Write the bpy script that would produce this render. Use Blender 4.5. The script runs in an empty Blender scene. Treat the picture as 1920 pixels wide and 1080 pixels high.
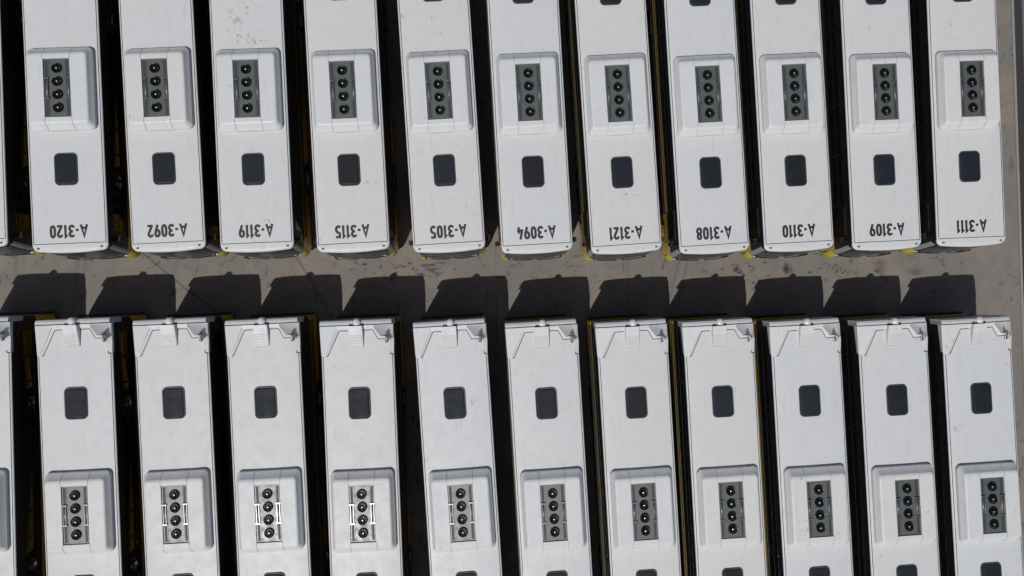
import bpy, bmesh, math, random
import numpy as np
from mathutils import Vector, Matrix
random.seed(7)
R = math.radians
S = bpy.context.scene

# ------------------------------------------------------------------ camera, sky, sun, exposure
cd = bpy.data.cameras.new('camera'); cam = bpy.data.objects.new('camera', cd)
S.collection.objects.link(cam); S.camera = cam
cam.location = (0, 0, 28.5); cam.rotation_euler = (0, -R(2.1), 0)
cd.sensor_width = 36.0; cd.lens = 36.0 * 1380.0 / 1920.0
cd.clip_start = 0.5; cd.clip_end = 2000
sun_vec = Vector((-0.82, -1.51, 3.06)).normalized()
W = bpy.data.worlds.new("World"); S.world = W; W.use_nodes = True
wn = W.node_tree.nodes; wl = W.node_tree.links
sky = wn.new('ShaderNodeTexSky'); sky.sky_type = 'NISHITA'; sky.sun_disc = False; sky.ozone_density = 0.3; sky.dust_density = 2.0
sky.sun_elevation = math.asin(sun_vec.z); sky.sun_rotation = math.atan2(sun_vec.x, sun_vec.y)
wl.new(sky.outputs[0], wn['Background'].inputs[0]); wn['Background'].inputs[1].default_value = 0.048
ld = bpy.data.lights.new('sun', 'SUN'); ld.energy = 2.75; ld.angle = R(0.5); ld.color = (1.0, 0.965, 0.92)
sun = bpy.data.objects.new('sun', ld); S.collection.objects.link(sun)
sun.rotation_euler = sun_vec.to_track_quat('Z', 'Y').to_euler(); sun.location = (-8, -15, 30)
S.view_settings.view_transform = 'Standard'; S.view_settings.look = 'None'
S.view_settings.exposure = 0.0; S.view_settings.gamma = 1
S.render.engine = 'CYCLES'
S.cycles.use_denoising = True
S.cycles.max_bounces = 8; S.cycles.diffuse_bounces = 5; S.cycles.glossy_bounces = 4
S.cycles.sample_clamp_indirect = 8
S.cycles.caustics_reflective = False; S.cycles.caustics_refractive = False

# ------------------------------------------------------------------ helpers
class MB:
    def __init__(s): s.v = []; s.f = []; s.m = []; s.flat = set()
    def add(s, vs, fs, mat=0):
        o = len(s.v); s.v += [tuple(p) for p in vs]
        for k in fs: s.f.append(tuple(i + o for i in k)); s.m.append(mat)
        return s
    def box(s, x0, x1, y0, y1, z0, z1, mat=0, bev=0.0):
        if bev:
            b = bev; rings = []
            for z, i in ((z0, b), (z0 + b, 0), (z1 - b, 0), (z1, b)):
                rings.append([(x0 + i + (b - i), y0 + i, z), (x1 - b, y0 + i, z), (x1 - i, y0 + b, z), (x1 - i, y1 - b, z),
                              (x1 - b, y1 - i, z), (x0 + b, y1 - i, z), (x0 + i, y1 - b, z), (x0 + i, y0 + b, z)])
            return s.loft(rings, mat)
        vs = [(x, y, z) for z in (z0, z1) for y in (y0, y1) for x in (x0, x1)]
        return s.add(vs, [(0, 2, 3, 1), (4, 5, 7, 6), (0, 1, 5, 4), (2, 6, 7, 3), (0, 4, 6, 2), (1, 3, 7, 5)], mat)
    def loft(s, rings, mat=0, cap0=True, cap1=True, closed=True, mats=None):
        n = len(rings[0]); vs = [p for r in rings for p in r]; o = len(s.v); s.v += [tuple(p) for p in vs]
        for i in range(len(rings) - 1):
            for j in range(n if closed else n - 1):
                k = (j + 1) % n
                s.f.append((o + i*n + j, o + i*n + k, o + (i+1)*n + k, o + (i+1)*n + j)); s.m.append(mats[i] if mats else mat)
        if cap0: s.flat.add(len(s.f)); s.f.append(tuple(o + j for j in reversed(range(n)))); s.m.append(mats[0] if mats else mat)
        if cap1: s.flat.add(len(s.f)); s.f.append(tuple(o + (len(rings)-1)*n + j for j in range(n))); s.m.append(mats[-1] if mats else mat)
        return s
    def tube(s, path, r, n=8, mat=0, closed=False):
        P = [Vector(p) for p in path]; rings = []
        for i, p in enumerate(P):
            a = P[i-1] if (i > 0 or closed) else P[i]; b = P[(i+1) % len(P)] if (i < len(P)-1 or closed) else P[i]
            t = (b - a).normalized(); u = t.cross(Vector((0, 0, 1)))
            if u.length < 1e-3: u = Vector((1, 0, 0))
            u.normalize(); w = t.cross(u)
            rings.append([p + (u*math.cos(2*math.pi*k/n) + w*math.sin(2*math.pi*k/n))*r for k in range(n)])
        if closed: rings.append(rings[0]); return s.loft(rings, mat, False, False)
        return s.loft(rings, mat)
    def disc(s, c, prof, n=24, mat=0, axis='z', mats=None, sgn=1):
        # lathe: prof is a list of (radius, height)
        rings = []
        for r, h in prof:
            ring = []
            for k in range(n):
                a = 2*math.pi*k/n
                if axis == 'z': ring.append((c[0] + r*math.cos(a), c[1] + r*math.sin(a), c[2] + h))
                else: ring.append((c[0] + h*sgn, c[1] + r*math.cos(a)*sgn, c[2] + r*math.sin(a)))
            rings.append(ring)
        return s.loft(rings, mat, True, True, True, mats)
    def build(s, name, mats, parent=None, angle=32, smooth=True):
        me = bpy.data.meshes.new(name); me.from_pydata(s.v, [], s.f)
        for m in (mats if isinstance(mats, (list, tuple)) else [mats]): me.materials.append(m)
        me.polygons.foreach_set('material_index', s.m)
        bm = bmesh.new(); bm.from_mesh(me); bmesh.ops.recalc_face_normals(bm, faces=bm.faces); bm.to_mesh(me); bm.free()
        if smooth:
            me.polygons.foreach_set('use_smooth', [True]*len(me.polygons)); me.set_sharp_from_angle(angle=R(angle))
            me.polygons.foreach_set('use_smooth', [i not in s.flat for i in range(len(me.polygons))])
        me.update()
        o = bpy.data.objects.new(name, me); S.collection.objects.link(o)
        if parent: o.parent = parent
        return o

def mat(name, col, rough=0.5, metal=0.0, spec=0.5, coat=0.0, coatr=0.15):
    m = bpy.data.materials.new(name); m.use_nodes = True
    b = m.node_tree.nodes['Principled BSDF']
    b.inputs['Base Color'].default_value = (*col, 1); b.inputs['Roughness'].default_value = rough
    b.inputs['Metallic'].default_value = metal; b.inputs['Specular IOR Level'].default_value = spec
    b.inputs['Coat Weight'].default_value = coat; b.inputs['Coat Roughness'].default_value = coatr
    return m
class NT:
    def __init__(s, m): s.t = m.node_tree; s.b = s.t.nodes['Principled BSDF']
    def n(s, typ, **kw):
        x = s.t.nodes.new(typ)
        for k, v in kw.items(): setattr(x, k, v)
        return x
    def l(s, a, b): s.t.links.new(a, b)
    def math(s, op, a, b=None, c=None, clamp=False):
        x = s.n('ShaderNodeMath', operation=op, use_clamp=clamp)
        for i, q in enumerate((a, b, c)):
            if q is None: continue
            if isinstance(q, (int, float)): x.inputs[i].default_value = q
            else: s.l(q, x.inputs[i])
        return x.outputs[0]
    def ramp(s, v, lo, hi, a=0.0, b=1.0):
        x = s.n('ShaderNodeMapRange'); x.interpolation_type = 'SMOOTHSTEP'
        s.l(v, x.inputs[0]); x.inputs[1].default_value = lo; x.inputs[2].default_value = hi
        x.inputs[3].default_value = a; x.inputs[4].default_value = b
        return x.outputs[0]
    def noise(s, vec, scale, detail=4, rough=0.55, dist=0.0):
        x = s.n('ShaderNodeTexNoise'); x.inputs['Scale'].default_value = scale; x.inputs['Detail'].default_value = detail
        x.inputs['Roughness'].default_value = rough; x.inputs['Distortion'].default_value = dist
        if vec is not None: s.l(vec, x.inputs['Vector'])
        return x.outputs['Fac']
    def mix(s, fac, a, b, mode='MIX'):
        x = s.n('ShaderNodeMix', data_type='RGBA', blend_type=mode)
        for sock, q in ((x.inputs[0], fac), (x.inputs[6], a), (x.inputs[7], b)):
            if isinstance(q, (int, float)): sock.default_value = q
            elif isinstance(q, tuple): sock.default_value = (*q, 1)
            else: s.l(q, sock)
        return x.outputs[2]

def white_paint(name, base):
    m = mat(name, base, 0.5, spec=0.35, coat=0.04, coatr=0.25); t = NT(m)
    tc = t.n('ShaderNodeTexCoord'); oi = t.n('ShaderNodeObjectInfo')
    sh = t.n('ShaderNodeVectorMath', operation='ADD'); t.l(tc.outputs['Object'], sh.inputs[0])
    cx = t.n('ShaderNodeCombineXYZ'); t.l(t.math('MULTIPLY', oi.outputs['Random'], 91.0), cx.inputs[0])
    t.l(t.math('MULTIPLY', oi.outputs['Random'], 57.0), cx.inputs[1]); t.l(cx.outputs[0], sh.inputs[1]); p = sh.outputs[0]
    big = t.noise(p, 0.55, 3); mid = t.noise(p, 3.0, 5, 0.6)
    warm = t.mix(t.ramp(t.math('ADD', t.math('MULTIPLY', oi.outputs['Random'], 0.5), t.math('MULTIPLY', big, 0.6)), 0.3, 0.85),
                 tuple(c*k for c, k in zip(base, (0.965, 0.99, 1.0))), tuple(c*k for c, k in zip(base, (1.0, 0.985, 0.97))))
    col = t.mix(t.ramp(mid, 0.38, 0.72, 0.0, 0.17), warm, tuple(c*0.72 for c in base))
    # long faint water streaks running along the bus
    st = t.n('ShaderNodeVectorMath', operation='MULTIPLY'); t.l(p, st.inputs[0]); st.inputs[1].default_value = (9, 0.7, 1)
    stn = t.noise(st.outputs[0], 1.0, 4, 0.6)
    col = t.mix(t.ramp(stn, 0.54, 0.76, 0.0, 0.22), col, tuple(c*0.6 for c in base))
    # dirt specks, denser where the 'dirt' property of the part is high
    at = t.n('ShaderNodeAttribute', attribute_type='OBJECT', attribute_name='dirt'); d = at.outputs['Fac']
    region = t.noise(p, 1.1, 2); sp = t.noise(p, 6.5, 4, 0.62, 0.3)
    thr = t.math('ADD', t.math('MULTIPLY', region, 0.34), t.math('MULTIPLY', sp, 0.62))
    bl = t.n('ShaderNodeAttribute', attribute_type='OBJECT', attribute_name='blotch').outputs['Fac']
    sx_ = t.n('ShaderNodeSeparateXYZ'); t.l(tc.outputs['Object'], sx_.inputs[0])
    wx = t.ramp(t.math('ABSOLUTE', sx_.outputs[0]), .35, .95, 1.0, 0.0); wy = t.ramp(t.math('ABSOLUTE', t.math('ADD', sx_.outputs[1], 1.85)), .5, 1.0, 1.0, 0.0)
    thr = t.math('ADD', thr, t.math('MULTIPLY', t.math('MULTIPLY', wx, wy), t.math('MULTIPLY', bl, 0.065)))
    hi = t.math('SUBTRACT', 0.655, t.math('MULTIPLY', d, 0.10))
    k = t.math('MULTIPLY', t.math('SUBTRACT', thr, hi), 22.0, clamp=True)
    col = t.mix(t.math('MULTIPLY', k, 0.5), col, (0.22, 0.22, 0.21))
    t.l(col, t.b.inputs['Base Color'])
    t.l(t.ramp(mid, 0.3, 0.8, 0.45, 0.6), t.b.inputs['Roughness'])
    return m
def grimy(name, col, rough, amt=0.5, scale=3.0, **kw):
    m = mat(name, col, rough, **kw); t = NT(m)
    tc = t.n('ShaderNodeTexCoord'); f = t.noise(tc.outputs['Object'], scale, 6, 0.65)
    c = t.mix(t.ramp(f, 0.35, 0.75, 0.0, amt), col, tuple(x*0.5 + 0.03 for x in col))
    t.l(c, t.b.inputs['Base Color']); t.l(t.ramp(f, 0.3, 0.8, rough*0.8, min(1, rough*1.3)), t.b.inputs['Roughness'])
    return m

M = {}
M['white'] = white_paint('white_paint', (0.605, 0.612, 0.618))
M['shroud'] = white_paint('shroud_gelcoat', (0.63, 0.635, 0.64))
M['seam_and_shade'] = mat('seam_and_shadow_line', (0.01, 0.01, 0.012), 0.7)
M['line'] = mat('panel_joint', (0.34, 0.34, 0.35), 0.7)
M['yellow'] = grimy('yellow_paint', (0.62, 0.40, 0.03), 0.38, 0.25, 2.0, coat=0.3)
M['lemon'] = grimy('lemon_paint', (0.58, 0.50, 0.05), 0.55, 0.85, 14.0)
M['black'] = grimy('black_trim', (0.012, 0.012, 0.013), 0.5, 0.25, 4.0)
M['rubber'] = grimy('tyre_rubber', (0.02, 0.02, 0.02), 0.85, 0.5, 9.0)
M['glass'] = mat('tinted_glass', (0.008, 0.010, 0.012), 0.06, spec=0.6)
M['screen'] = mat('windscreen_glass', (0.045, 0.050, 0.055), 0.24, spec=1.0)
M['hatch'] = grimy('hatch_acrylic', (0.013, 0.016, 0.021), 0.6, 0.25, 2.0, spec=0.2)
_t = NT(M['hatch']); _o = _t.n('ShaderNodeObjectInfo'); _src = _t.b.inputs['Base Color'].links[0].from_socket
_t.l(_t.mix(_o.outputs['Random'], _t.mix(1.0, _src, (0.82, 0.82, 0.80), "MULTIPLY"), _t.mix(1.0, _src, (0.95, 1.05, 1.22), "MULTIPLY")), _t.b.inputs['Base Color'])
M['rimgrey'] = mat('hatch_seal', (0.045, 0.05, 0.055), 0.5)
M['greypanel'] = grimy('condenser_panel', (0.135, 0.148, 0.145), 0.42, 0.35, 5.0, metal=0.35)
M['darkslot'] = mat('slot_shadow_gap', (0.035, 0.04, 0.04), 0.6)
M['metal'] = mat('bright_bracket', (0.42, 0.43, 0.43), 0.24, metal=0.9)
M['fan'] = mat('fan_plastic', (0.006, 0.006, 0.007), 0.38, spec=0.35)
M['hub'] = mat('fan_hub', (0.55, 0.56, 0.58), 0.3, metal=0.6)
M['post'] = mat('grey_post', (0.30, 0.31, 0.32), 0.45)
M['galv'] = grimy('galvanised_steel', (0.30, 0.30, 0.30), 0.42, 0.5, 12.0, metal=0.7)
M['rim'] = grimy('wheel_steel', (0.42, 0.42, 0.43), 0.4, 0.4, 8.0, metal=0.6)
M['red'] = mat('red_lens', (0.35, 0.01, 0.01), 0.2)
M['amber'] = mat('amber_lens', (0.5, 0.18, 0.01), 0.2)
M['clear'] = mat('clear_lens', (0.6, 0.6, 0.6), 0.1)
M['ink'] = mat('number_ink', (0.022, 0.024, 0.026), 0.5)
M['kerb'] = grimy('kerb_concrete', (0.26, 0.25, 0.24), 0.85, 0.4, 4.0)
M['dome'] = mat('lamp_dome', (0.62, 0.62, 0.61), 0.3, coat=0.4)

# ------------------------------------------------------------------ ground (setting)
def tag(o, **kw):
    for k, v in kw.items(): o[k] = v
    return o
def seg_d(X, Y, a, b):
    ax, ay = a; bx, by = b; dx, dy = bx-ax, by-ay
    t = np.clip(((X-ax)*dx + (Y-ay)*dy)/(dx*dx+dy*dy), 0, 1)
    return np.hypot(X-(ax+t*dx), Y-(ay+t*dy))
def ground():
    xs = np.concatenate([[-900, -300, -90, -40, -26], np.arange(-19, 21.61, 0.05), [26, 40, 90, 300, 900]])
    ys = np.concatenate([[-900, -300, -90, -40, -20], np.arange(-13, -2.2, 0.25), np.arange(-2.2, 1.6, 0.03), np.arange(1.6, 13, 0.25), [20, 40, 90, 300, 900]])
    X, Y = np.meshgrid(xs, ys); nx, ny = len(xs), len(ys)
    rng = np.random.default_rng(3)
    X0 = X; X = X0 - .40 - .00045*X0**2
    dark = np.zeros_like(X); tyre = np.zeros_like(X)
    # rough edge jitter shared by the marks
    def jit(s): return 0.5 + 0.5*np.sin(X*s*1.7 + 3*np.sin(Y*s)) * np.sin(Y*s*2.3 + 2*np.sin(X*s*0.9))
    # joints sawn into the concrete
    for pts in ([(-13.7, 1.5), (-11.86, -.02), (-11.05, -.62), (-9.9, -1.7)], [(-7.85, 1.5), (-7.08, .27), (-6.28, -1.15), (-5.7, -2.2)], [(.02, 1.6), (.04, -2.2)]):
        for a, b in zip(pts, pts[1:]): dark = np.maximum(dark, 0.8*np.clip(1.5 - seg_d(X, Y, a, b)/0.018, 0, 1))
    dark = np.maximum(dark, 0.25*np.clip(1.5 - seg_d(X, Y, (5.15, 1.5), (5.15, -2.2))/0.02, 0, 1))
    for a, b in (((-2.65, .80), (-2.25, .98)), ((-2.25, .98), (-1.95, .93)), ((-3.7, .9), (-3.35, .82)), ((9.3, .66), (9.6, .78)), ((9.4, .84), (9.62, .66)), ((13.3, .95), (13.4, .62)), ((-2.0, .62), (-2.3, .44))):
        dark = np.maximum(dark, .95*np.clip(1.5 - (seg_d(X, Y, a, b) + .012*jit(17))/.018, 0, 1))
    # tyre tracks
    for a, b, w, k in (((-15.93, 1.5), (-16.15, -1.6), .09, .35), ((-15.62, 1.5), (-15.9, -1.6), .06, .3), ((-18.2, 1.5), (-18.35, -1), .09, .3),
                       ((-17.95, 1.5), (-18.1, -1), .06, .25), ((7.27, 1.5), (6.75, -.6), .05, .5), ((7.58, 1.5), (7.1, -.6), .06, .5),
                       ((7.42, 1.5), (6.95, -.6), .12, -.18), ((-5.05, 1.5), (-4.95, -.4), .10, .15), ((-5.4, 1.4), (-5.3, -.4), .06, .1),
                       ((-12.1, 1.4), (-12.6, -.2), .07, .12), ((11.0, 1.4), (10.7, -1), .09, .14), ((16.2, 1.4), (18.6, -.9), .10, .10), ((18.3, 1.2), (19.2, -2), .12, .08)):
        tyre += k*np.clip(1.6 - seg_d(X, Y, a, b)/w, 0, 1)*(0.6 + 0.4*jit(5))
    # painted dark bars between bands of window-reflected light, in one bus gap per row
    for i, y0 in enumerate((9.6, 8.2, 7.7, 7.1, 3.5, 2.9, 2.3, -3.2, -5.0, -6.1, -7.4, -9.6)):
        xa = -4.25 + (0 if y0 > 0 else .9) - .05*y0*.7
        dark = np.maximum(dark, .75*np.clip(1.5 - seg_d(X, Y, (xa, y0), (xa + .6, y0 - .75))/.035, 0, 1))
    # oil spots and splatter: (x, y, rx, ry, strength)
    spots = [(-3.59, .83, .12, .03, .5), (-2.67, .89, .22, .03, .8), (-2.42, .72, .25, .05, .6), (-2.87, .52, .16, .05, .7), (-5.54, .72, .12, .03, .4),
             (-4.41, .82, .05, .06, .6), (-2.25, .58, .12, .05, .5), (-2.05, 1.0, .15, .03, .4), (9.39, .73, .10, .09, .8), (9.52, .62, .10, .07, .7), (9.81, .98, .06, .04, .6),
             (10.07, .79, .05, .05, .7), (10.07, .21, .05, .05, .6), (10.13, -.05, .12, .06, .5), (11.37, .75, .11, .20, .85), (11.56, .73, .05, .12, .6),
             (13.92, 1.05, .06, .14, .5), (13.8, .6, .04, .06, .4), (15.05, .73, .20, .16, .4), (15.1, .98, .22, .12, .35), (16.47, .63, .28, .13, .35),
             (.64, .83, .14, .04, .35), (.5, .55, .08, .10, .3), (3.0, .85, .30, .05, .25), (-10.5, .9, .10, .06, .3), (19.9, .2, .10, .10, .3), (20.3, -.45, .04, .09, .5),
             (19.6, 8.6, .25, .10, .4), (19.8, 5.7, .12, .08, .5), (20.3, 4.9, .10, .25, .35), (19.7, 1.9, .3, .1, .25), (12.9, .3, .05, .05, .5), (13.2, .8, .04, .08, .5), (6.1, .7, .05, .3, .1), (17.6, .9, .05, .05, .4)]
    for k in range(90): spots.append((rng.uniform(-19, 20.4), rng.uniform(-.6, 1.3), rng.uniform(.015, .05), rng.uniform(.015, .05), rng.uniform(.15, .5)))
    for k in range(60):
        cx, cy = [(-2.6, .75), (9.7, .6), (13.4, .7), (-4.0, .6)][k % 4]
        spots.append((cx + rng.normal(0, .6), cy + rng.normal(0, .24), rng.uniform(.02, .09), rng.uniform(.015, .04), rng.uniform(.5, 1.0)))
    nz = sum(np.sin(X*a + Y*b + c)*w for a, b, c, w in ((9, 21, 1, .3), (31, -17, 2, .25), (-23, 41, 4, .2), (57, 33, 0, .15), (3, 71, 3, .2)))
    for x, y, rx, ry, k in spots:
        q = np.hypot((X-x)/rx, (Y-y)/ry) + nz*.45
        dark = np.maximum(dark, k*np.clip(1.5 - q, 0, 1))
    X = X0
    vs = np.stack([X.ravel(), Y.ravel(), np.zeros(X.size)], 1)
    i = np.arange((nx-1)*(ny-1)); r, c = i//(nx-1), i % (nx-1); a = r*nx + c
    fs = np.stack([a, a+1, a+nx+1, a+nx], 1)
    me = bpy.data.meshes.new('ground'); me.vertices.add(len(vs)); me.vertices.foreach_set('co', vs.ravel())
    me.loops.add(fs.size); me.loops.foreach_set('vertex_index', fs.ravel().astype(np.int32))
    me.polygons.add(len(fs)); me.polygons.foreach_set('loop_start', (np.arange(len(fs))*4).astype(np.int32))
    me.update(calc_edges=True)
    for nm, arr in (('oil_and_reflection', dark), ('tyre', tyre)):  # first layer holds joints, oil spots and the painted reflection bars
        at = me.attributes.new(nm, 'FLOAT', 'POINT'); at.data.foreach_set('value', arr.ravel().astype(np.float32))
    m = mat('worn_concrete', (0.2, 0.18, 0.16), 0.85, spec=0.3); t = NT(m)
    g = t.n('ShaderNodeNewGeometry').outputs['Position']
    big = t.noise(g, 0.35, 4, 0.6); mid = t.noise(g, 1.7, 6, 0.65, .4); fine = t.noise(g, 14, 6, 0.7); grit = t.noise(g, 70, 3, 0.8)
    c = t.mix(t.ramp(big, .38, .62), (0.176, 0.163, 0.149), (0.216, 0.189, 0.165))
    c = t.mix(t.ramp(mid, .40, .70, 0, .65), c, (0.145, 0.137, 0.128))
    c = t.mix(t.ramp(fine, .50, .75, 0, .5), c, (0.11, 0.10, 0.095))
    c = t.mix(t.ramp(grit, .3, .7, 0, .22), c, (0.30, 0.28, 0.26))
    ao = t.n('ShaderNodeAttribute', attribute_name='tyre')
    c = t.mix(t.math('MULTIPLY', ao.outputs['Fac'], 1.0, clamp=True), c, (0.085, 0.08, 0.078))
    al = t.n('ShaderNodeAttribute', attribute_name='oil_and_reflection')
    st2 = t.noise(g, 2.6, 7, 0.72, 1.2)
    c = t.mix(t.ramp(st2, .60, .68, 0, .30), c, (0.075, 0.066, 0.060))
    vr = t.n('ShaderNodeTexVoronoi', feature='DISTANCE_TO_EDGE'); vr.inputs['Scale'].default_value = .55
    wv = t.n('ShaderNodeVectorMath', operation='ADD'); nn = t.n('ShaderNodeTexNoise'); nn.inputs['Scale'].default_value = 1.5; nn.inputs['Detail'].default_value = 5; t.l(g, nn.inputs['Vector'])
    sc_ = t.n('ShaderNodeVectorMath', operation='SCALE'); t.l(nn.outputs['Color'], sc_.inputs[0]); sc_.inputs['Scale'].default_value = .6
    t.l(g, wv.inputs[0]); t.l(sc_.outputs[0], wv.inputs[1]); t.l(wv.outputs[0], vr.inputs['Vector'])
    crack = t.math('MULTIPLY', t.ramp(vr.outputs['Distance'], .006, .016, 1.0, 0.0), t.ramp(mid, .48, .6, 0, .55))
    c = t.mix(crack, c, (0.05, 0.045, 0.04))
    c = t.mix(t.math('MULTIPLY', al.outputs['Fac'], t.ramp(fine, .25, .5, .7, 1.1), clamp=True), c, (0.028, 0.022, 0.018))
    t.l(c, t.b.inputs['Base Color'])
    bp = t.n('ShaderNodeBump'); bp.inputs['Strength'].default_value = .25; bp.inputs['Distance'].default_value = .01
    t.l(fine, bp.inputs['Height']); t.l(bp.outputs[0], t.b.inputs['Normal'])
    me.materials.append(m); o = bpy.data.objects.new('ground', me); S.collection.objects.link(o); o['kind'] = 'structure'
ground()
def strip(name, x_of_y, w0, w1, z0, z1, m, kind='structure'):
    b = MB(); ys = [-60 + i*5 for i in range(25)]
    b.loft([[(x_of_y(y)+w0, y, z0), (x_of_y(y)+w1, y, z0), (x_of_y(y)+w1, y, z1), (x_of_y(y)+w0, y, z1)] for y in ys])
    o = b.build(name, m, smooth=False); o['kind'] = kind; return o
kx = lambda y: 21.29 - 0.0335*y
strip('kerb', kx, -0.03, 0.07, -0.05, 0.035, M['kerb'])
asph = grimy('drain_asphalt', (0.030, 0.030, 0.030), 0.9, 0.5, 5.0)
strip('drainage_channel', kx, 0.07, 0.40, -0.05, 0.006, asph)
road = grimy('grey_asphalt', (0.125, 0.13, 0.13), 0.9, 0.4, 3.0)
strip('service_road', kx, 0.40, 9.0, -0.05, 0.020, road)

# ------------------------------------------------------------------ the bus
HL = 6.0; HW = 1.237
PROF = [(0, 3.15), (.30, 3.149), (.60, 3.145), (.85, 3.138), (1.0, 3.131), (1.13, 3.122), (1.165, 3.119), (1.195, 3.116), (1.215, 3.110), (1.228, 3.101), (1.235, 3.090), (1.237, 3.078), (1.237, 3.065)]
def roofz(x):
    x = abs(x)
    for (a, za), (b, zb) in zip(PROF, PROF[1:]):
        if x <= b: return za + (zb-za)*(x-a)/max(b-a, 1e-6)
    return 3.065
FULL = [(-u, z) for u, z in reversed(PROF[1:])] + PROF
def corner(s, s0=.84, r=.17, bow=.10):
    s = min(abs(s), 1.0); d = bow*s*s
    if s > s0: d += r*(1 - math.sqrt(max(0, 1-((s-s0)/(1-s0))**2)))
    return d
def yfront(x, z):
    zz = [(.3, 6.02), (.5, 6.05), (1.0, 6.08), (1.42, 6.12), (2.1, 6.07), (2.72, 5.99), (3.03, 5.95)]
    z = min(max(z, .3), 3.03)
    for (a, ya), (b, yb) in zip(zz, zz[1:]):
        if z <= b: y = ya + (yb-ya)*(z-a)/(b-a); break
    return y - corner(x/HW, .80, .22, .12)

def copy_tree(o, parent=None):
    c = o.copy(); S.collection.objects.link(c); c.parent = parent
    for ch in list(o.children): copy_tree(ch, c)
    return c
def empty(name, parent=None):
    o = bpy.data.objects.new(name, None); S.collection.objects.link(o); o.empty_display_size = .5
    if parent: o.parent = parent
    return o

def rrect(x0, x1, y0, y1, r, z, n=6, zf=None):
    P = []
    for cx, cy, a0 in ((x1-r, y1-r, 0), (x0+r, y1-r, 90), (x0+r, y0+r, 180), (x1-r, y0+r, 270)):
        for k in range(n+1):
            a = R(a0 + 90*k/n); x = cx + r*math.cos(a); y = cy + r*math.sin(a)
            P.append((x, y, (zf(x) if zf else 0) + z))
    return P

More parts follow.
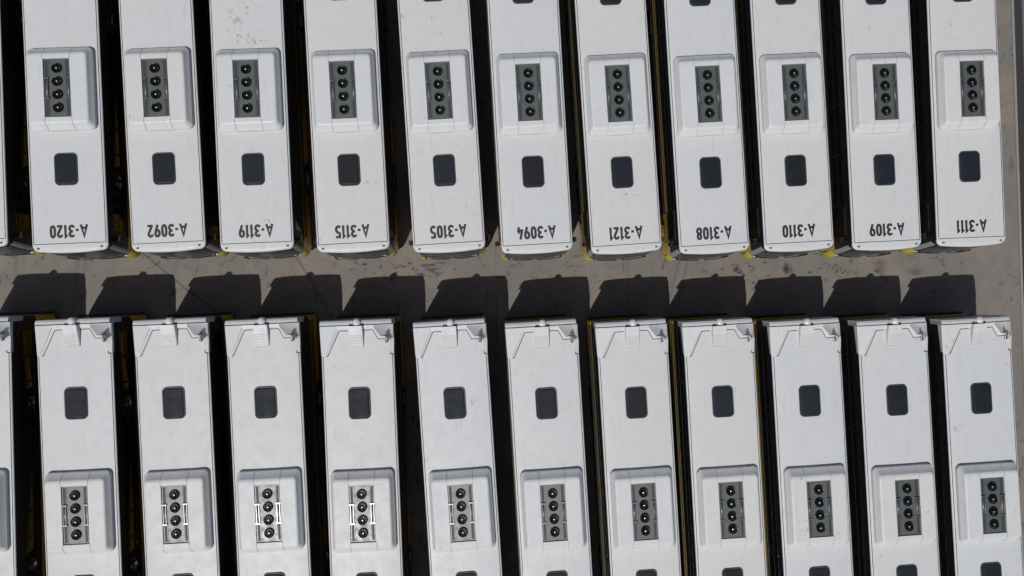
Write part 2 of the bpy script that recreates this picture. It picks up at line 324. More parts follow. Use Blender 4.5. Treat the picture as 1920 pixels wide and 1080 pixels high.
def make_bus():
    bus = empty('school_bus')
    # --- roof shell: main sheet with dark side seams, closed end to end
    b = MB(); ya, yb = -HL + .17, HL - .30
    b.loft([[(u, y, z) for u, z in FULL] for y in (ya+.49, ya+1.05, -3, 0, 3, yb)], 0, False, False, closed=False)
    b.loft([[(u, y, z) for u, z in FULL if u >= -.601] for y in (ya, ya+.49)], 0, False, False, closed=False)
    b.add([(-.60, ya+.25, roofz(.6)), (-.60, ya+.49, roofz(.6)), (-.72, ya+.49, roofz(.72))], [(0, 1, 2)], 0)
    for s in (-1, 1): b.loft([[(s*1.233, y, 3.070), (s*1.226, y, 3.05), (s*1.226, y, 2.80)] for y in (ya, yb+.12)], 2, False, False, closed=False)
    for s in (-1, 1):   # seam along each edge, a strip a little proud of the sheet
        b.loft([[(s*1.166, y, roofz(1.166)+.003), (s*1.188, y, roofz(1.188)+.003)] for y in (ya+1.05, yb-.018)], 1, False, False, closed=False)
    b.loft([[(u*.95, yb-.020, roofz(u*.95)+.003) for u, z in FULL], [(u*.95, yb, roofz(u*.95)+.003) for u, z in FULL]], 1, False, False, closed=False)
    b.build('roof', [M['white'], M['seam_and_shade'], M['black']], bus)
    # --- front cap
    us = sorted(set([round(-1.20+.04*i, 3) for i in range(61)] + [1.225, -1.225, 1.237, -1.237]))
    fy = lambda u: HL - corner(u/HW, .85, .17, .09)
    rings = []
    for t in (0, .35, .62, .8, .92, 1.0):
        dz = {0: 0, .35: .001, .62: .004, .8: .012, .92: .028, 1.0: .060}[t]
        rings.append([(u, (yb+.001)*(1-t) + fy(u)*t, max(3.065, roofz(u)-dz)) for u in us])
    rings.append([(u, fy(u)+.012, 3.05) for u in us]); rings.append([(u, fy(u)+.012, 3.03) for u in us]); rings.append([(u*.992, fy(u)-.01, 3.0) for u in us]); rings.append([(u*.99, fy(u)-.03, 2.80) for u in us])
    b = MB(); b.loft(rings, 0, False, False, closed=False, mats=[0]*(len(rings)-2)+[1, 1]); cap = b.build('front_cap', [M['white'], M['black']], bus, 40)
    for s in (-1, 1):
        x = s*1.03; y = fy(x) - .10; z = roofz(x) - .006
        m = MB(); m.box(x-.042, x+.042, y-.028, y+.028, z-.02, z+.035, 0, .012); m.box(x-.02, x+.02, y-.012, y+.012, z+.035, z+.042, 1)
        m.build('marker_light', [M['rimgrey'], M['hub']], cap)
    # --- rear fairing; u is image-left positive when the bus faces down the picture, v runs forward from the tail
    b = MB()
    def P(u, v, h): return (-u, -HL + v, roofz(u) + h)
    V = lambda *q: [P(*k) for k in q]
    foot = [(-1.238, 1.20, 0), (-1.02, 1.20, .0), (-.60, .345, .0), (.55, .345, .0), (.715, .67, .0), (1.06, .67, .0), (1.10, 1.20, 0), (1.238, 1.20, 0)]
    # ledge strip
    l0 = V((-1.02, 1.20, .002), (-.60, .345, .002), (.55, .345, .002), (.715, .67, .002), (1.06, .67, .002))
    l1 = V((-1.08, 1.14, .020), (-.66, .285, .050), (.585, .265, .075), (.80, .575, .095), (1.06, .585, .09))
    b.loft([l0, l1], 0, False, False, closed=False)
    # left wing: small step up, then a top falling gently outward
    w1 = V((-1.085, 1.14, .022), (-.665, .27, .095))
    b.loft([l1[:2], w1], 0, False, False, closed=False)
    b.add(V((-1.085, 1.14, .022), (-.665, .27, .095), (-.64, .17, .08), (-1.225, .17, .035), (-1.225, 1.14, .0)) , [(0, 1, 2, 3, 4)])
    b.add(V((-1.02, 1.20, .002), (-1.08, 1.14, .020), (-1.085, 1.14, .022), (-1.225, 1.14, .0), (-1.235, 1.20, .002)), [(0, 1, 2, 3, 4)])
    b.add([P(-1.225, 1.14, 0), P(-1.225, .17, .035), (1.265, -HL+.17, 3.12), (1.268, -HL+.17, 2.90), (1.243, -HL+1.14, 2.97), (1.245, -HL+1.14, 3.09)], [(0, 1, 2, 5), (5, 2, 3, 4)])
    b.add([P(-1.225, 1.14, 0), (1.245, -HL+1.14, 3.09), P(-1.235, 1.20, .002)], [(0, 1, 2)])
    # rear platform between the wings
    b.add(V((-.66, .285, .050), (.585, .265, .075), (.60, .17, .08), (-.64, .17, .08), (-.665, .27, .095)), [(0, 1, 2, 3, 4)])
    # right wing: facet falling away to the rear corner, outer lip
    zp = lambda u, v: 3.245 - .6*(u-.8) + .4375*(v-.575); PP = lambda u, v: (-u, -HL+v, zp(u, v)); A1 = PP(.62, .185); A2 = P(.585, .265, .075); A3 = P(.80, .575, .095); A4 = P(1.06, .585, .09)
    Q1 = PP(1.19, .185); Q2 = PP(1.185, .60); A5 = PP(1.06, .588)
    b.add([A1, A2, A3, A5, Q2, Q1, A4], [(0, 1, 2, 3, 4, 5), (2, 6, 3)]); b.add([A4, A5, Q2, (-1.12, -HL+.72, 3.17)], [(0, 1, 2, 3)])
    b.add([P(.60, .17, .08), P(.60, .185, .08), A1, Q1, (-1.19, -HL+.185, 3.155), (-1.19, -HL+.17, 3.16)], [(0, 1, 4, 5), (1, 2, 3, 4), ]); b.add([A1, A2, P(.60, .17, .08)], [(0, 1, 2)])
    L1 = (-1.235, -HL+.17, 3.12); L2 = (-1.23, -HL+.62, 3.13); L3 = P(1.06, .67, .002)
    b.add([Q1, Q2, L2, L1], [(0, 1, 2, 3)]); b.add([A4, L3, (-1.12, -HL+.72, 3.17)], [(0, 1, 2)])
    b.add([Q2, (-1.12, -HL+.72, 3.17), L2], [(0, 1, 2)])
    b.add([L3, P(1.10, 1.20, .002), P(1.22, 1.20, .002), (-1.25, -HL+.75, 3.12), (-1.12, -HL+.72, 3.17)], [(0, 1, 4), (1, 2, 3), (1, 3, 4)])
    b.add([L2, (-1.12, -HL+.72, 3.17), (-1.25, -HL+.75, 3.12)], [(0, 1, 2)])
    b.add([L1, L2, (-1.25, -HL+.75, 3.12), P(1.22, 1.20, .002), (-1.243, -HL+1.20, 3.03), (-1.25, -HL+.17, 3.02)], [(0, 1, 5), (1, 2, 5), (2, 4, 5), (2, 3, 4)])
    # rear band rolling over to the tail wall
    us = [-1.262, -1.225, -1.0, -.8, -.64, -.3, 0, .3, .60, .9, 1.19]; hz = {-1.262: .07, -1.225: .035, -1.0: .06, -.8: .075, -.64: .08, -.3: .08, 0: .08, .3: .08, .60: .08}
    def bz(u): return roofz(u) + hz[u] if u in hz else {0.9: 3.205, 1.19: 3.16}[u]
    r0 = [(-u, -HL+.17, bz(u)) for u in us]; r1 = [(-u, -HL+.07, bz(u)-.02) for u in us]; r2 = [(-u, -HL+.01, bz(u)-.06) for u in us]; r3 = [(-u, -HL-.01, bz(u)-.13) for u in us]
    r4 = [(-u*1.02, -HL-.012, 2.80) for u in us]; r5 = [(-u*1.03, -HL-.012, 2.35) for u in us]
    b.loft([r0, r1, r2, r3, r4, r5], 0, False, False, closed=False)
    for s, zt in ((1, 3.15), (-1, 3.155)):      # outer corner closings
        x = 1.262 if s > 0 else -1.20
        b.add([(x, -HL+.17, zt), (x, -HL+.01, zt-.06), (s*1.205, -HL-.012, 2.80), (1.268 if s > 0 else -1.25, -HL+.17, 2.90 if s > 0 else 3.0), (s*1.215, -HL-.012, 2.35), (s*1.243, -HL+.17, 2.45)], [(0, 1, 2, 3), (3, 2, 4, 5)])
    b.add([(1.268, -HL+.17, 2.90), (1.243, -HL+1.14, 2.97), (1.235, -HL+1.14, 2.95), (1.235, -HL+.17, 2.84)], [(0, 1, 2, 3)])
    b.add([(-1.25, -HL+.17, 3.02), (-1.243, -HL+1.2, 3.03), (-1.235, -HL+1.2, 2.98), (-1.235, -HL+.17, 2.96)], [(0, 1, 2, 3)])
    # dark joint lines
    def jl(pts, w=.030, h=.006):
        for (u0, v0, h0), (u1, v1, h1) in zip(pts, pts[1:]):
            d = Vector((u1-u0, v1-v0)); d.normalize(); n = Vector((-d.y, d.x))*w*.5
            b.add([P(u0-n.x, v0-n.y, h0+h), P(u0+n.x, v0+n.y, h0+h), P(u1+n.x, v1+n.y, h1+h), P(u1-n.x, v1-n.y, h1+h)], [(0, 1, 2, 3)], 1)
    jl([(-1.235, 1.205, 0), (-1.02, 1.205, 0), (-.60, .35, 0), (-.30, .35, 0)]); jl([(.24, .35, 0), (.55, .35, 0), (.715, .675, 0), (.98, .675, 0)])
    jl([(1.10, .80, .0), (1.115, 1.205, 0), (1.22, 1.205, 0)]); 
    b.add([(-u, -HL+.154, bz(u)+.004) for u in us] + [(-u, -HL+.182, bz(u)+.004) for u in us], [(i, i+1, i+1+len(us), i+len(us)) for i in range(len(us)-1)], 1)
    fair = b.build('rear_fairing', [M['white'], M['seam_and_shade']], bus, 14)
    # ribbed vent housing on the fairing
    b = MB(); x0, x1 = -.22, .26; y0, y1 = -HL+.19, -HL+.91; N = 10
    zt = lambda y: 3.15 + .05 + .19*(1 - (y-y0)/(y1-y0))
    ys = [y0, y0+.28]; 
    k = y0+.28
    while k < y1-.06: ys += [k+.030, k+.042, k+.056]; k += .056
    ys.append(y1)
    rings = []
    for i, y in enumerate(ys):
        z = zt(y) - (.012 if (i >= 3 and (i-2) % 3 == 1 and y < y1-.02) else 0)
        rings.append([(x0, y, 3.13), (x0, y, z-.015), (x0+.015, y, z), (x1-.015, y, z), (x1, y, z-.015), (x1, y, 3.13)])
    b.loft(rings, 0, True, True, closed=False); b.box(x0+.01, x1-.01, y1-.001, y1+.012, 3.14, 3.156, 1)  # dark strip paints the shadow line along the vent's front edge
    b.build('ribbed_vent', [M['white'], M['seam_and_shade']], fair, 20)
    # rear lamp dome
    b = MB(); b.disc((-.02, -HL+.07, 3.18), [(.14, -.05), (.14, .07), (.125, .13), (.09, .165), (.04, .18)], 20)
    b.box(-.02+.14, -.02+.16, -HL+.02, -HL+.14, 3.2, 3.27, 0); b.build('rear_lamp', [M['dome']], fair, 40)
    # lifting bracket with cable on the right wing
    b = MB(); X, Y = -1.0, -HL+.56
    b.box(X-.035, X+.035, Y-.09, Y-.02, 3.10, 3.235, 0, .01)
    arc = [(X-.01, Y-.06, 3.21), (X-.012, Y-.02, 3.26), (X-.02, Y+.05, 3.28), (X-.03, Y+.13, 3.26), (X-.035, Y+.20, 3.22), (X-.02, Y+.24, 3.185), (X+.02, Y+.235, 3.175), (X+.03, Y+.17, 3.18), (X+.025, Y+.10, 3.185)]
    b.tube(arc, .021, 8); b.tube([(X+.035, Y-.03, 3.22), (X+.02, Y+.06, 3.245), (X-.005, Y+.15, 3.22), (X-.0, Y+.22, 3.19)], .013, 6)
    b.disc((X-.01, Y+.21, 3.155), [(.05, -.02), (.05, .015), (.03, .02), (.012, .012)], 14)
    b.build('cable_bracket', [M['galv']], fair, 40)
    # --- air conditioner
    b = MB(); ax0, ax1, ay0, ay1 = -1.075, 1.075, -.87, 1.90
    rz = lambda x: roofz(x)
    rings = [rrect(ax0+.03, ax1-.03, ay0+.03, ay1-.01, .15, -.03, zf=rz), rrect(ax0+.03, ax1-.03, ay0+.03, ay1-.01, .15, .03, zf=rz), rrect(ax0, ax1, ay0, ay1, .17, .035, zf=rz), rrect(ax0+.004, ax1-.004, ay0+.004, ay1-.004, .17, .130, zf=rz),
             rrect(ax0+.014, ax1-.014, ay0+.018, ay1-.015, .17, .145, zf=rz), rrect(ax0+.022, ax1-.022, ay0+.035, ay1-.028, .17, .156, zf=rz),
             rrect(ax0+.098, ax1-.098, ay0+.200, ay1-.165, .13, 3.440), rrect(ax0+.108, ax1-.108, ay0+.215, ay1-.18, .12, 3.464), rrect(ax0+.130, ax1-.130, ay0+.240, ay1-.215, .11, 3.486),
             rrect(ax0+.165, ax1-.165, ay0+.31, ay1-.25, .09, 3.494)]
    b.loft(rings, 0, False, False)
    # top with an opening: bridge the last ring to the rectangular well
    ox, oy0, oy1 = .43, -.445, 1.505
    top = rings[-1]; n = len(top); q = n//4
    inner = []
    for i, (x, y, z) in enumerate(top):
        c = i//7; cx, cy = ((ox, oy1), (-ox, oy1), (-ox, oy0), (ox, oy0))[c]; inner.append((cx, cy, 3.495))
    o = len(b.v); b.v += top + inner
    for i in range(n):
        j = (i+1) % n
        b.flat.add(len(b.f))
        if inner[i] == inner[j]: b.f.append((o+i, o+j, o+n+i))
        else: b.f.append((o+i, o+j, o+n+j, o+n+i))
        b.m.append(0)
    zb = 3.448
    for c in range(4):
        p = inner[c*7]; r = inner[((c+1) % 4)*7]
        b.add([p, r, (r[0], r[1], zb), (p[0], p[1], zb)], [(0, 1, 2, 3)])
    # panel joints running fore and aft beside the opening
    for s in (-1, 1):
        x = s*.44
        pr = [(ay0+.006, .10), (ay0+.018, .148), (ay0+.035, .160), (ay0+.200, .308), (ay0+.240, .346), (ay0+.31, .351), (oy0-.0, .352)]
        pf = [(oy1, .352), (ay1-.25, .351), (ay1-.215, .346), (ay1-.165, .308), (ay1-.028, .160), (ay1-.015, .148), (ay1-.004, .10)]
        for pp in (pr, pf):
            b.loft([[(x-.006, y, roofz(x)+h+.004), (x+.006, y, roofz(x)+h+.004)] for y, h in pp], 1, False, False, closed=False)
    b.loft([[(x, ay1+.003, roofz(x)-.0), (x, ay1+.003, roofz(x)+.02)] for x in (-.43, 0, .43)], 1, False, False, closed=False)
    ac = b.build('air_conditioner', [M['shroud'], M['line']], bus, 40)
    # hinge lugs along both flanks
    for s in (-1, 1):
        for k in range(4):
            y = -.39 + k*.59; m = MB(); x = s*1.035
            m.box(x-.022, x+.022, y-.018, y+.018, 3.17, 3.255, 0, .008); m.box(x-.026, x+.026, y+.018, y+.026, 3.18, 3.245, 1)
            m.build('shroud_latch', [M['white'], M['line']], ac)
    # fan panel
    b = MB(); b.box(-.43, .43, oy0, oy1, zb-.02, zb+.001, 0)
    for s in (-1, 1):
        for y0, y1 in ((oy0+.06, oy0+.62), (oy1-.62, oy1-.06)):
            b.box(s*.335-.035, s*.335+.035, y0, y1, zb+.001, zb+.006, 1)
            b.box(s*.385-.012, s*.385+.012, y0-.03, y1+.03, zb+.001, zb+.018, 0)
            b.box(s*.272-.010, s*.272+.010, y0-.03, y1+.03, zb+.001, zb+.014, 0)
        b.box(s*.34-.08, s*.34+.08, .20-.012, .20+.012, zb+.001, zb+.012, 0); b.box(s*.34-.08, s*.34+.08, .86-.012, .86+.012, zb+.001, zb+.012, 0)
    panel = b.build('fan_panel', [M['greypanel'], M['darkslot']], ac, 30)
    for s in (-1, 1):
        m = MB(); x = s*.345; y0, y1 = .18, .88; tl = 0.0
        m.box(x-.045, x+.045, y0, y1, zb+.018, zb+.028, 1)
        m.box(x-.06, x-.035, y0, y1, zb+.018, zb+.050, 0, .005); m.box(x+.035, x+.06, y0, y1, zb+.018, zb+.042, 0, .005)
        m.box(x-.085*1, x+.085, y0-.005, y0+.045, zb+.030, zb+.056, 0, .006); m.box(x-.085, x+.085, y1-.045, y1+.005, zb+.030, zb+.056, 0, .006)
        m.build('hold_down_bracket', [M['metal'], M['greypanel']], ac)
    for k in range(4):
        y = .53 + (k-1.5)*.438; m = MB(); c = (0, y, zb)
        m.disc(c, [(.165, 0), (.165, .045), (.155, .055), (.140, .050), (.132, .018), (.05, .012)], 28)
        for a in range(9):
            t0 = R(40*a)
            pts = []
            for r_, da, h in ((.045, 0, .020), (.09, .25, .022), (.13, .42, .024)):
                for q_, hh in ((0, h), (.30, h+.016)):
                    aa = t0 + da + q_; pts.append((r_*math.cos(aa), y + r_*math.sin(aa), zb + hh))
            m.add(pts, [(0, 1, 3, 2), (2, 3, 5, 4)])
        m.disc(c, [(.048, .012), (.048, .040), (.036, .048)], 16, 0); m.disc(c, [(.030, .048), (.026, .058), (.012, .062)], 12, 1)
        for r_ in (.085, .12): m.tube([(r_*math.cos(R(20*i)), y + r_*math.sin(R(20*i)), zb+.054) for i in range(18)], .0028, 4, 0, True)
        for a in range(4):
            t0 = R(45+90*a); m.tube([(.03*math.cos(t0), y+.03*math.sin(t0), zb+.056), (.15*math.cos(t0), y+.15*math.sin(t0), zb+.054)], .004, 4, 0)
        m.build('fan', [M['fan'], M['hub']], ac, 35)
    # --- two roof hatches
    for y in (HL-2.81, -HL+2.84):
        b = MB(); w, l = .375, .545
        b.loft([rrect(-w, w, y-l, y+l, .16, -.01, zf=roofz), rrect(-w, w, y-l, y+l, .16, .03, zf=roofz), rrect(-w+.012, w-.012, y-l+.012, y+l-.012, .15, .04, zf=roofz), rrect(-w+.035, w-.035, y-l+.035, y+l-.035, .13, .036, zf=roofz)], 0, False, False)
        h = b.build('roof_hatch', [M['rimgrey']], bus, 35)
        b = MB(); b.loft([rrect(-w+.035, w-.035, y-l+.035, y+l-.035, .13, .034, zf=roofz), rrect(-w+.05, w-.05, y-l+.05, y+l-.05, .12, 3.205), rrect(-w+.09, w-.09, y-l+.09, y+l-.09, .09, 3.213)], 0, False, True)
        b.disc((0, y-.02, 3.211), [(.05, 0), (.048, .006), (.03, .008)], 14, 0)
        b.build('hatch_panel', [M['hatch']], h, 35)
    # --- lower body with wheel arches cut out
    xs = [HW*math.sin(R(a)) for a in range(-90, 91, 6)]
    def ring(z, w=HW, yr=-HL):
        P_ = [(x*w/HW, yfront(x, z), z) for x in xs]
        P_ += [(w, -HL+.12, z), (w-.02, yr+.03, z), (w-.08, yr, z), (-w+.08, yr, z), (-w+.02, yr+.03, z), (-w, -HL+.12, z)]
        return P_
    b = MB(); zs = [.34, .50, .501, 1.0, 1.42, 1.70, 1.701, 2.1, 2.72, 2.83]
    b.loft([ring(z, HW-.012 if z < .501 or z > 1.7 else HW) for z in zs], mats=[1, 1, 0, 0, 0, 0, 1, 1, 1], cap0=True, cap1=True)
    b.m[-1] = 1; b.m[-2] = 1
    body = b.build('body', [M['yellow'], M['black']], bus, 30)
    ct = MB()
    for s in (-1, 1):
        for y in (HL-2.8, -HL+3.16):
            ct.disc((s*.72, y, .52), [(.63, 0), (.63, .9)], 40, 1, axis='x', sgn=s)
    cut = ct.build('cutter', [M['yellow'], M['black']], None)
    md = body.modifiers.new('arches', 'BOOLEAN'); md.object = cut; md.operation = 'DIFFERENCE'; md.solver = 'EXACT'
    dg = bpy.context.evaluated_depsgraph_get(); dg.update()
    nm = bpy.data.meshes.new_from_object(body.evaluated_get(dg)); body.modifiers.clear(); nm.name = 'body'; body.data = nm
    bpy.data.objects.remove(cut)
    # --- rub rails, windows, door, lamps
    for s in (-1, 1):
        for z in (1.20, 1.44, 1.70):
            b = MB(); b.box(min(s*1.236, s*1.262), max(s*1.236, s*1.262), -HL+.15, HL-.55, z-.035, z+.035, 0, .008); b.build('rub_rail', M['black'], body)
        y = HL - 1.75 if s > 0 else HL - .75
        while y > -HL + .9:
            b = MB(); b.box(min(s*1.220, s*1.229), max(s*1.220, s*1.229), y-.82, y, 1.88, 2.62, 0); 
            b.box(min(s*1.224, s*1.234), max(s*1.224, s*1.234), y-.82, y, 2.24, 2.26, 1)
            b.build('side_window', [M['glass'], M['black']], body, smooth=False); y -= .90
    b = MB(); b.box(1.236, 1.25, HL-1.62, HL-.62, .42, 1.74, 0); b.box(1.226, 1.25, HL-1.62, HL-.62, 1.74, 2.66, 2); b.box(1.25, 1.256, HL-1.56, HL-1.15, 1.75, 2.55, 1); b.box(1.25, 1.256, HL-1.09, HL-.68, 1.75, 2.55, 1); b.box(1.25, 1.258, HL-1.125, HL-1.115, .45, 2.6, 1); b.disc((1.25, HL-1.32, .95), [(.045, 0), (.045, .02)], 12, 1, axis='x'); b.disc((1.25, HL-.92, .95), [(.045, 0), (.045, .02)], 12, 1, axis='x')
    b.build('passenger_door', [M['yellow'], M['glass'], M['black']], body, smooth=False)
    def shell(s0, s1, z0, z1, off, nx=10, nz=5):
        g = []
        for j in range(nz+1):
            z = z0 + (z1-z0)*j/nz
            g.append([(x, yfront(x, z)+off, z) for x in [HW*math.sin(R(s0 + (s1-s0)*i/nx)) for i in range(nx+1)]])
        return g
    b = MB(); b.loft(shell(-62, 62, 1.44, 2.70, .014, 24), 0, False, False, closed=False); wsh = b.build('windshield', [M['screen']], bus, 60)
    for s in (-1, 1):
        b = MB(); g = shell(s*62.5, s*80, 1.44, 2.80, .018, 4); b.loft(g, 0, False, False, closed=False); b.build('corner_post', [M['post']], bus, 60)
        b = MB(); b.loft([shell(s*54, s*83, z, z, o_, 8, 1)[0] for z, o_ in ((.66, .09), (.72, .135), (.95, .13), (1.12, .10), (1.28, .055), (1.42, .0))], 0, False, False, closed=False); b.build('corner_fender', [M['lemon']], bus, 60)
        b = MB()
        hx = s*.82; y = yfront(hx, 1.0); b.box(hx-.13, hx+.13, y-.03, y+.045, .86, 1.06, 0, .02); b.build('headlight', [M['clear']], bus)
        # wiper
        b = MB(); px = s*.12; P0 = Vector((px, yfront(px, 1.44)+.03, 1.44)); ex = s*.95
        pth = [(px + (ex-px)*t, yfront(px + (ex-px)*t, 1.47)+.045+.012*math.sin(3*t), 1.47+.05*t) for t in [i/8 for i in range(9)]]
        b.tube(pth, .012, 6); b.tube([(p[0], p[1]+.012, p[2]+.05) for p in pth[2:]], .008, 5); b.tube([tuple(P0), pth[0], pth[2]], .016, 6)
        b.box(ex-.05, ex+.03, pth[-1][1]-.03, pth[-1][1]+.02, 1.49, 1.55, 0); b.build('wiper', [M['black']], bus)
        # mirror
        b = MB(); mx = s*1.36; my = HL-.42
        b.tube([(s*1.18, HL-.35, 2.72), (s*1.30, my+.02, 2.74), (mx, my, 2.66), (mx, my, 2.2), (s*1.24, my-.02, 2.1)], .018, 6)
        b.box(mx-.075, mx+.075, my-.10, my+.06, 2.28, 2.64, 0, .03); mr = b.build('side_mirror', [M['black']], bus)
        b = MB(); b.box(mx-.06, mx+.06, my-.106, my-.102, 2.31, 2.61, 0); b.build('mirror_glass', [M['hub']], mr)
    b = MB(); b.loft([r for r in shell(-66, 66, .36, .66, .06, 20, 3)], 0, False, False, closed=False)
    b.loft([[(x, y-.10, z) for x, y, z in shell(-66, 66, .66, .66, .06, 20, 1)[0]], shell(-66, 66, .66, .66, .06, 20, 1)[0]], 0, False, False, closed=False); b.build('front_bumper', [M['black']], bus, 60)
    b = MB(); b.loft(shell(-34, 34, .72, 1.36, .016, 14), 0, False, False, closed=False); b.build('grille', [M['black']], bus, 60)
    b = MB(); b.box(-1.15, 1.15, -HL-.10, -HL-.02, .42, .70, 0, .02); b.build('rear_bumper', [M['black']], bus)
    b = MB(); b.box(-.95, .95, -HL-.012, -HL-.002, 1.78, 2.30, 0); b.build('rear_window', [M['glass']], bus, smooth=False)
    for s in (-1, 1):
        b = MB(); b.disc((s*.98, 0, 0), [(.09, 0), (.085, .03)], 16); b.v = [(x, -HL-.002-z, y+1.45) for x, y, z in b.v]; b.build('tail_light', [M['red']], bus)
    # --- wheels
    for s in (-1, 1):
        for y in (HL-2.8, -HL+3.16):
            w = empty('wheel', bus)
            b = MB(); b.disc((s*.94, y, .52), [(.30, 0), (.50, .0), (.52, .03), (.52, .25), (.50, .285), (.31, .285), (.29, .25), (.28, .10)], 32, 0, axis='x', sgn=s); b.build('tyre', [M['rubber']], w, 40)
            b = MB(); b.disc((s*.94, y, .52), [(.285, .12), (.285, .262), (.26, .262), (.22, .18), (.12, .17), (.11, .26), (.09, .27)], 28, 0, axis='x', sgn=s)
            for k in range(8): b.disc((s*1.11, y+.165*math.cos(R(45*k)), .52+.165*math.sin(R(45*k))), [(.014, 0), (.014, .03)], 6, 0, axis='x', sgn=s)
            b.build('rim', [M['rim']], w, 40)
    return bus

# ------------------------------------------------------------------ painted roof numbers
def arcp(cx, cy, rx, ry, a0, a1, n=10):
    return [(cx + rx*math.cos(R(a0 + (a1-a0)*i/n)), cy + ry*math.sin(R(a0 + (a1-a0)*i/n))) for i in range(n+1)]
def loopp(cx, cy, rx, ry, n=24, e=2.5):
    P_ = []
    for i in range(n):
        a = 2*math.pi*i/n; c, s = math.cos(a), math.sin(a)
        P_.append((cx + rx*math.copysign(abs(c)**(2/e), c), cy + ry*math.copysign(abs(s)**(2/e), s)))
    return P_
GL = {  # width, strokes (points, closed); heights 0..1
 '0': (.46, [(loopp(.23, .5, .15, .42, 28, 2.6), True)]),
 '1': (.27, [([(.02, .78), (.16, .925), (.16, 0)], False)]),
 '2': (.46, [(arcp(.23, .73, .15, .19, 175, -25, 12) + [(.10, .085)], False), ([(.03, .08), (.45, .08)], False)]),
 '3': (.46, [(arcp(.21, .73, .16, .19, 160, -80, 12), False), (arcp(.21, .28, .17, .20, 80, -165, 13), False), ([(.12, .52), (.25, .52)], False)]),
 '4': (.48, [([(.24, 1.0), (.08, .28), (.48, .28)], False), ([(.34, .52), (.34, 0)], False)]),
 '5': (.46, [([(.42, .92), (.12, .92), (.10, .54)], False), (arcp(.21, .31, .17, .25, 120, -150, 14), False)]),
 '8': (.46, [(loopp(.23, .735, .135, .185, 22, 2.2), True), (loopp(.23, .285, .155, .205, 22, 2.2), True)]),
 '9': (.46, [(loopp(.23, .68, .15, .24, 24, 2.3), True), ([(.385, .60), (.19, 0)], False)]),
 'A': (.60, [([(.07, 0), (.30, .93), (.53, 0)], False), ([(.15, .27), (.45, .27)], False)]),
 '-': (.26, [([(.03, .42), (.25, .42)], False)]),
}
def ribbon(b, pts, closed, t, X, Y, sx, z):
    n = len(pts); L = []; Rr = []
    P_ = [Vector((x*sx, y)) for x, y in pts]
    for i, p in enumerate(P_):
        a = P_[i-1] if (i > 0 or closed) else None; c = P_[(i+1) % n] if (i < n-1 or closed) else None
        d1 = (p-a).normalized() if a is not None else (c-p).normalized(); d2 = (c-p).normalized() if c is not None else d1
        n1 = Vector((-d1.y, d1.x)); n2 = Vector((-d2.y, d2.x)); m = (n1+n2)
        m = m.normalized() if m.length > 1e-4 else n1
        k = min(1/max(m.dot(n1), .35), 2.2)
        L.append(p + m*t*.5*k); Rr.append(p - m*t*.5*k)
    vs = []
    for l, r in zip(L, Rr):
        for q in (l, r): x = X + q.x; y = Y + q.y; vs.append((x, y, roofz(x)+z))
    fs = [(2*i, 2*i+1, 2*((i+1) % n)+1, 2*((i+1) % n)) for i in range(n if closed else n-1)]
    b.add(vs, fs)
def number(txt, bus):
    b = MB(); H = .428; gap = .034; t = .083
    wid = sum(GL[c][0]*H for c in txt) + gap*(len(txt)-1); x = -wid/2 + .0; k = 0
    for c in txt:
        w, st = GL[c]
        for pts, cl in st:
            ribbon(b, [(px*H, py*H) for px, py in pts], cl, t, x, HL-.715-H/2, 1.0, .003 + .0012*(k % 4)); k += 1
        x += w*H + gap
    o = b.build('roof_number', [M['ink']], bus, smooth=False)
    # outward faces only
    return o

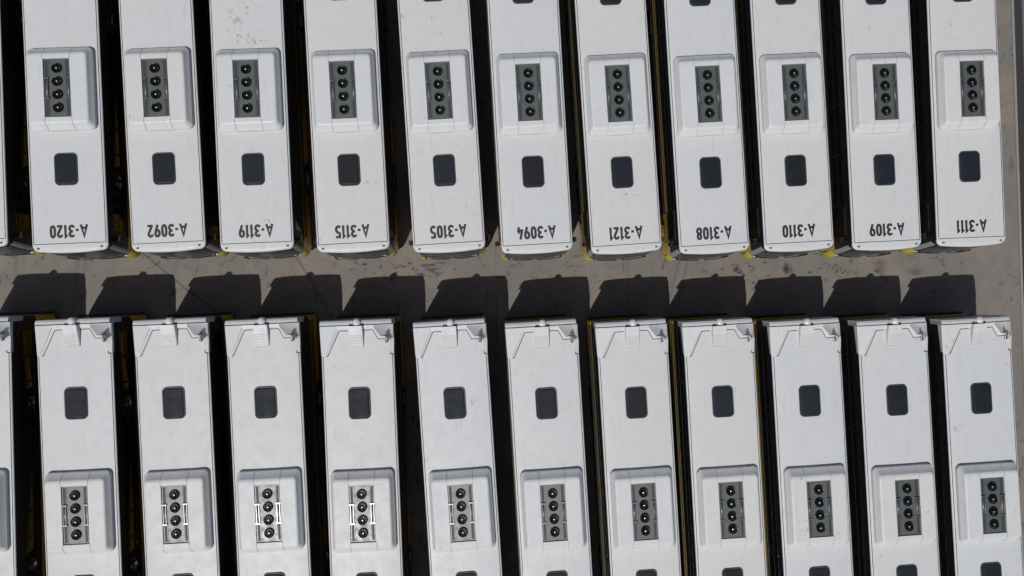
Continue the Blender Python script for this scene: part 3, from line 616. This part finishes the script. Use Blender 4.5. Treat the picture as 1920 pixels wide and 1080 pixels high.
# ------------------------------------------------------------------ place the two rows
proto = make_bus()
number_of = {}
top = [(None, -17.30, 1.32, 1.87, .5), ('A-3120', -13.99, 1.198, 2.43, .1), ('A-3092', -10.718, 1.235, 3.03, .3), ('A-3119', -7.752, 1.232, 2.61, 1.0), ('A-3115', -4.495, 1.228, 3.09, .5),
       ('A-3105', -1.211, 1.234, 3.73, .6), ('A-3094', 1.817, 1.202, 3.31, .2), ('A-3121', 4.933, 1.199, 3.83, .6), ('A-3108', 8.018, 1.204, 3.56, .3),
       ('A-3110', 11.013, 1.293, 3.35, .3), ('A-3109', 14.150, 1.337, 2.89, .4), ('A-3111', 17.190, 1.475, 2.41, .5)]
low = [(-17.22, -.99, 1.3, .2), (-13.895, -1.048, 2.32, .2), (-10.67, -1.053, 2.71, .3), (-7.593, -1.057, 2.72, .2), (-4.399, -1.099, 2.28, .5), (-1.219, -1.122, 3.76, .5),
       (1.947, -1.146, 3.49, .3), (5.074, -1.142, 3.41, .3), (8.114, -1.119, 3.27, .6), (11.187, -1.114, 3.29, .4), (14.302, -1.101, 3.30, .5), (17.334, -1.058, 3.28, .6)]
first = True
def place(x, y, yaw, end, dirt):
    global first
    o = proto if first else copy_tree(proto)
    first = False
    a = R(yaw); d = Vector((math.sin(a), -math.cos(a))); c = Vector((x, y)) - d*HL*end
    o.location = (c.x, c.y, 0); o.rotation_euler = (0, 0, math.pi + a)
    for ch in o.children:
        if ch.name.split('.')[0] in ('roof', 'front_cap', 'rear_fairing', 'air_conditioner'): ch['dirt'] = min(dirt, .65); ch['blotch'] = 1.0 if dirt > .9 else 0.0
    o['category'] = 'bus'
    o.scale.x = {-13.99: 1.015, -13.895: 1.012, 17.19: 1.008}.get(x, 1.0)
    return o
placed = []
for n, x, y, yaw, dirt in top:
    placed.append((place(x, y, yaw, 1, dirt), n, 'top'))
for i, (x, y, yaw, dirt) in enumerate(low):
    placed.append((place(x, y, yaw, -1, dirt), i, 'low'))
extra_top = {'A-3120': '', 'A-3092': '', 'A-3119': ' and grey blotches behind it', 'A-3111': ''}
opp = [t_[0] for t_ in top]
for o, n, row in placed:
    if row == 'top':
        o['group'] = 'buses of the upper row, nose toward the aisle'
        if n is None: o['label'] = 'white roofed bus cut off by the left picture edge beside bus A-3120'
        else:
            o['label'] = 'white roofed bus with number %s painted on its roof%s' % (n, extra_top.get(n, '')); number(n, o)
    else:
        o['group'] = 'buses of the lower row, tail toward the aisle'
        o['label'] = 'white roofed bus cut off by the left picture edge in the lower row' if n == 0 else \
                     'white roofed bus in the lower row, its tail facing bus %s across the aisle' % opp[n]
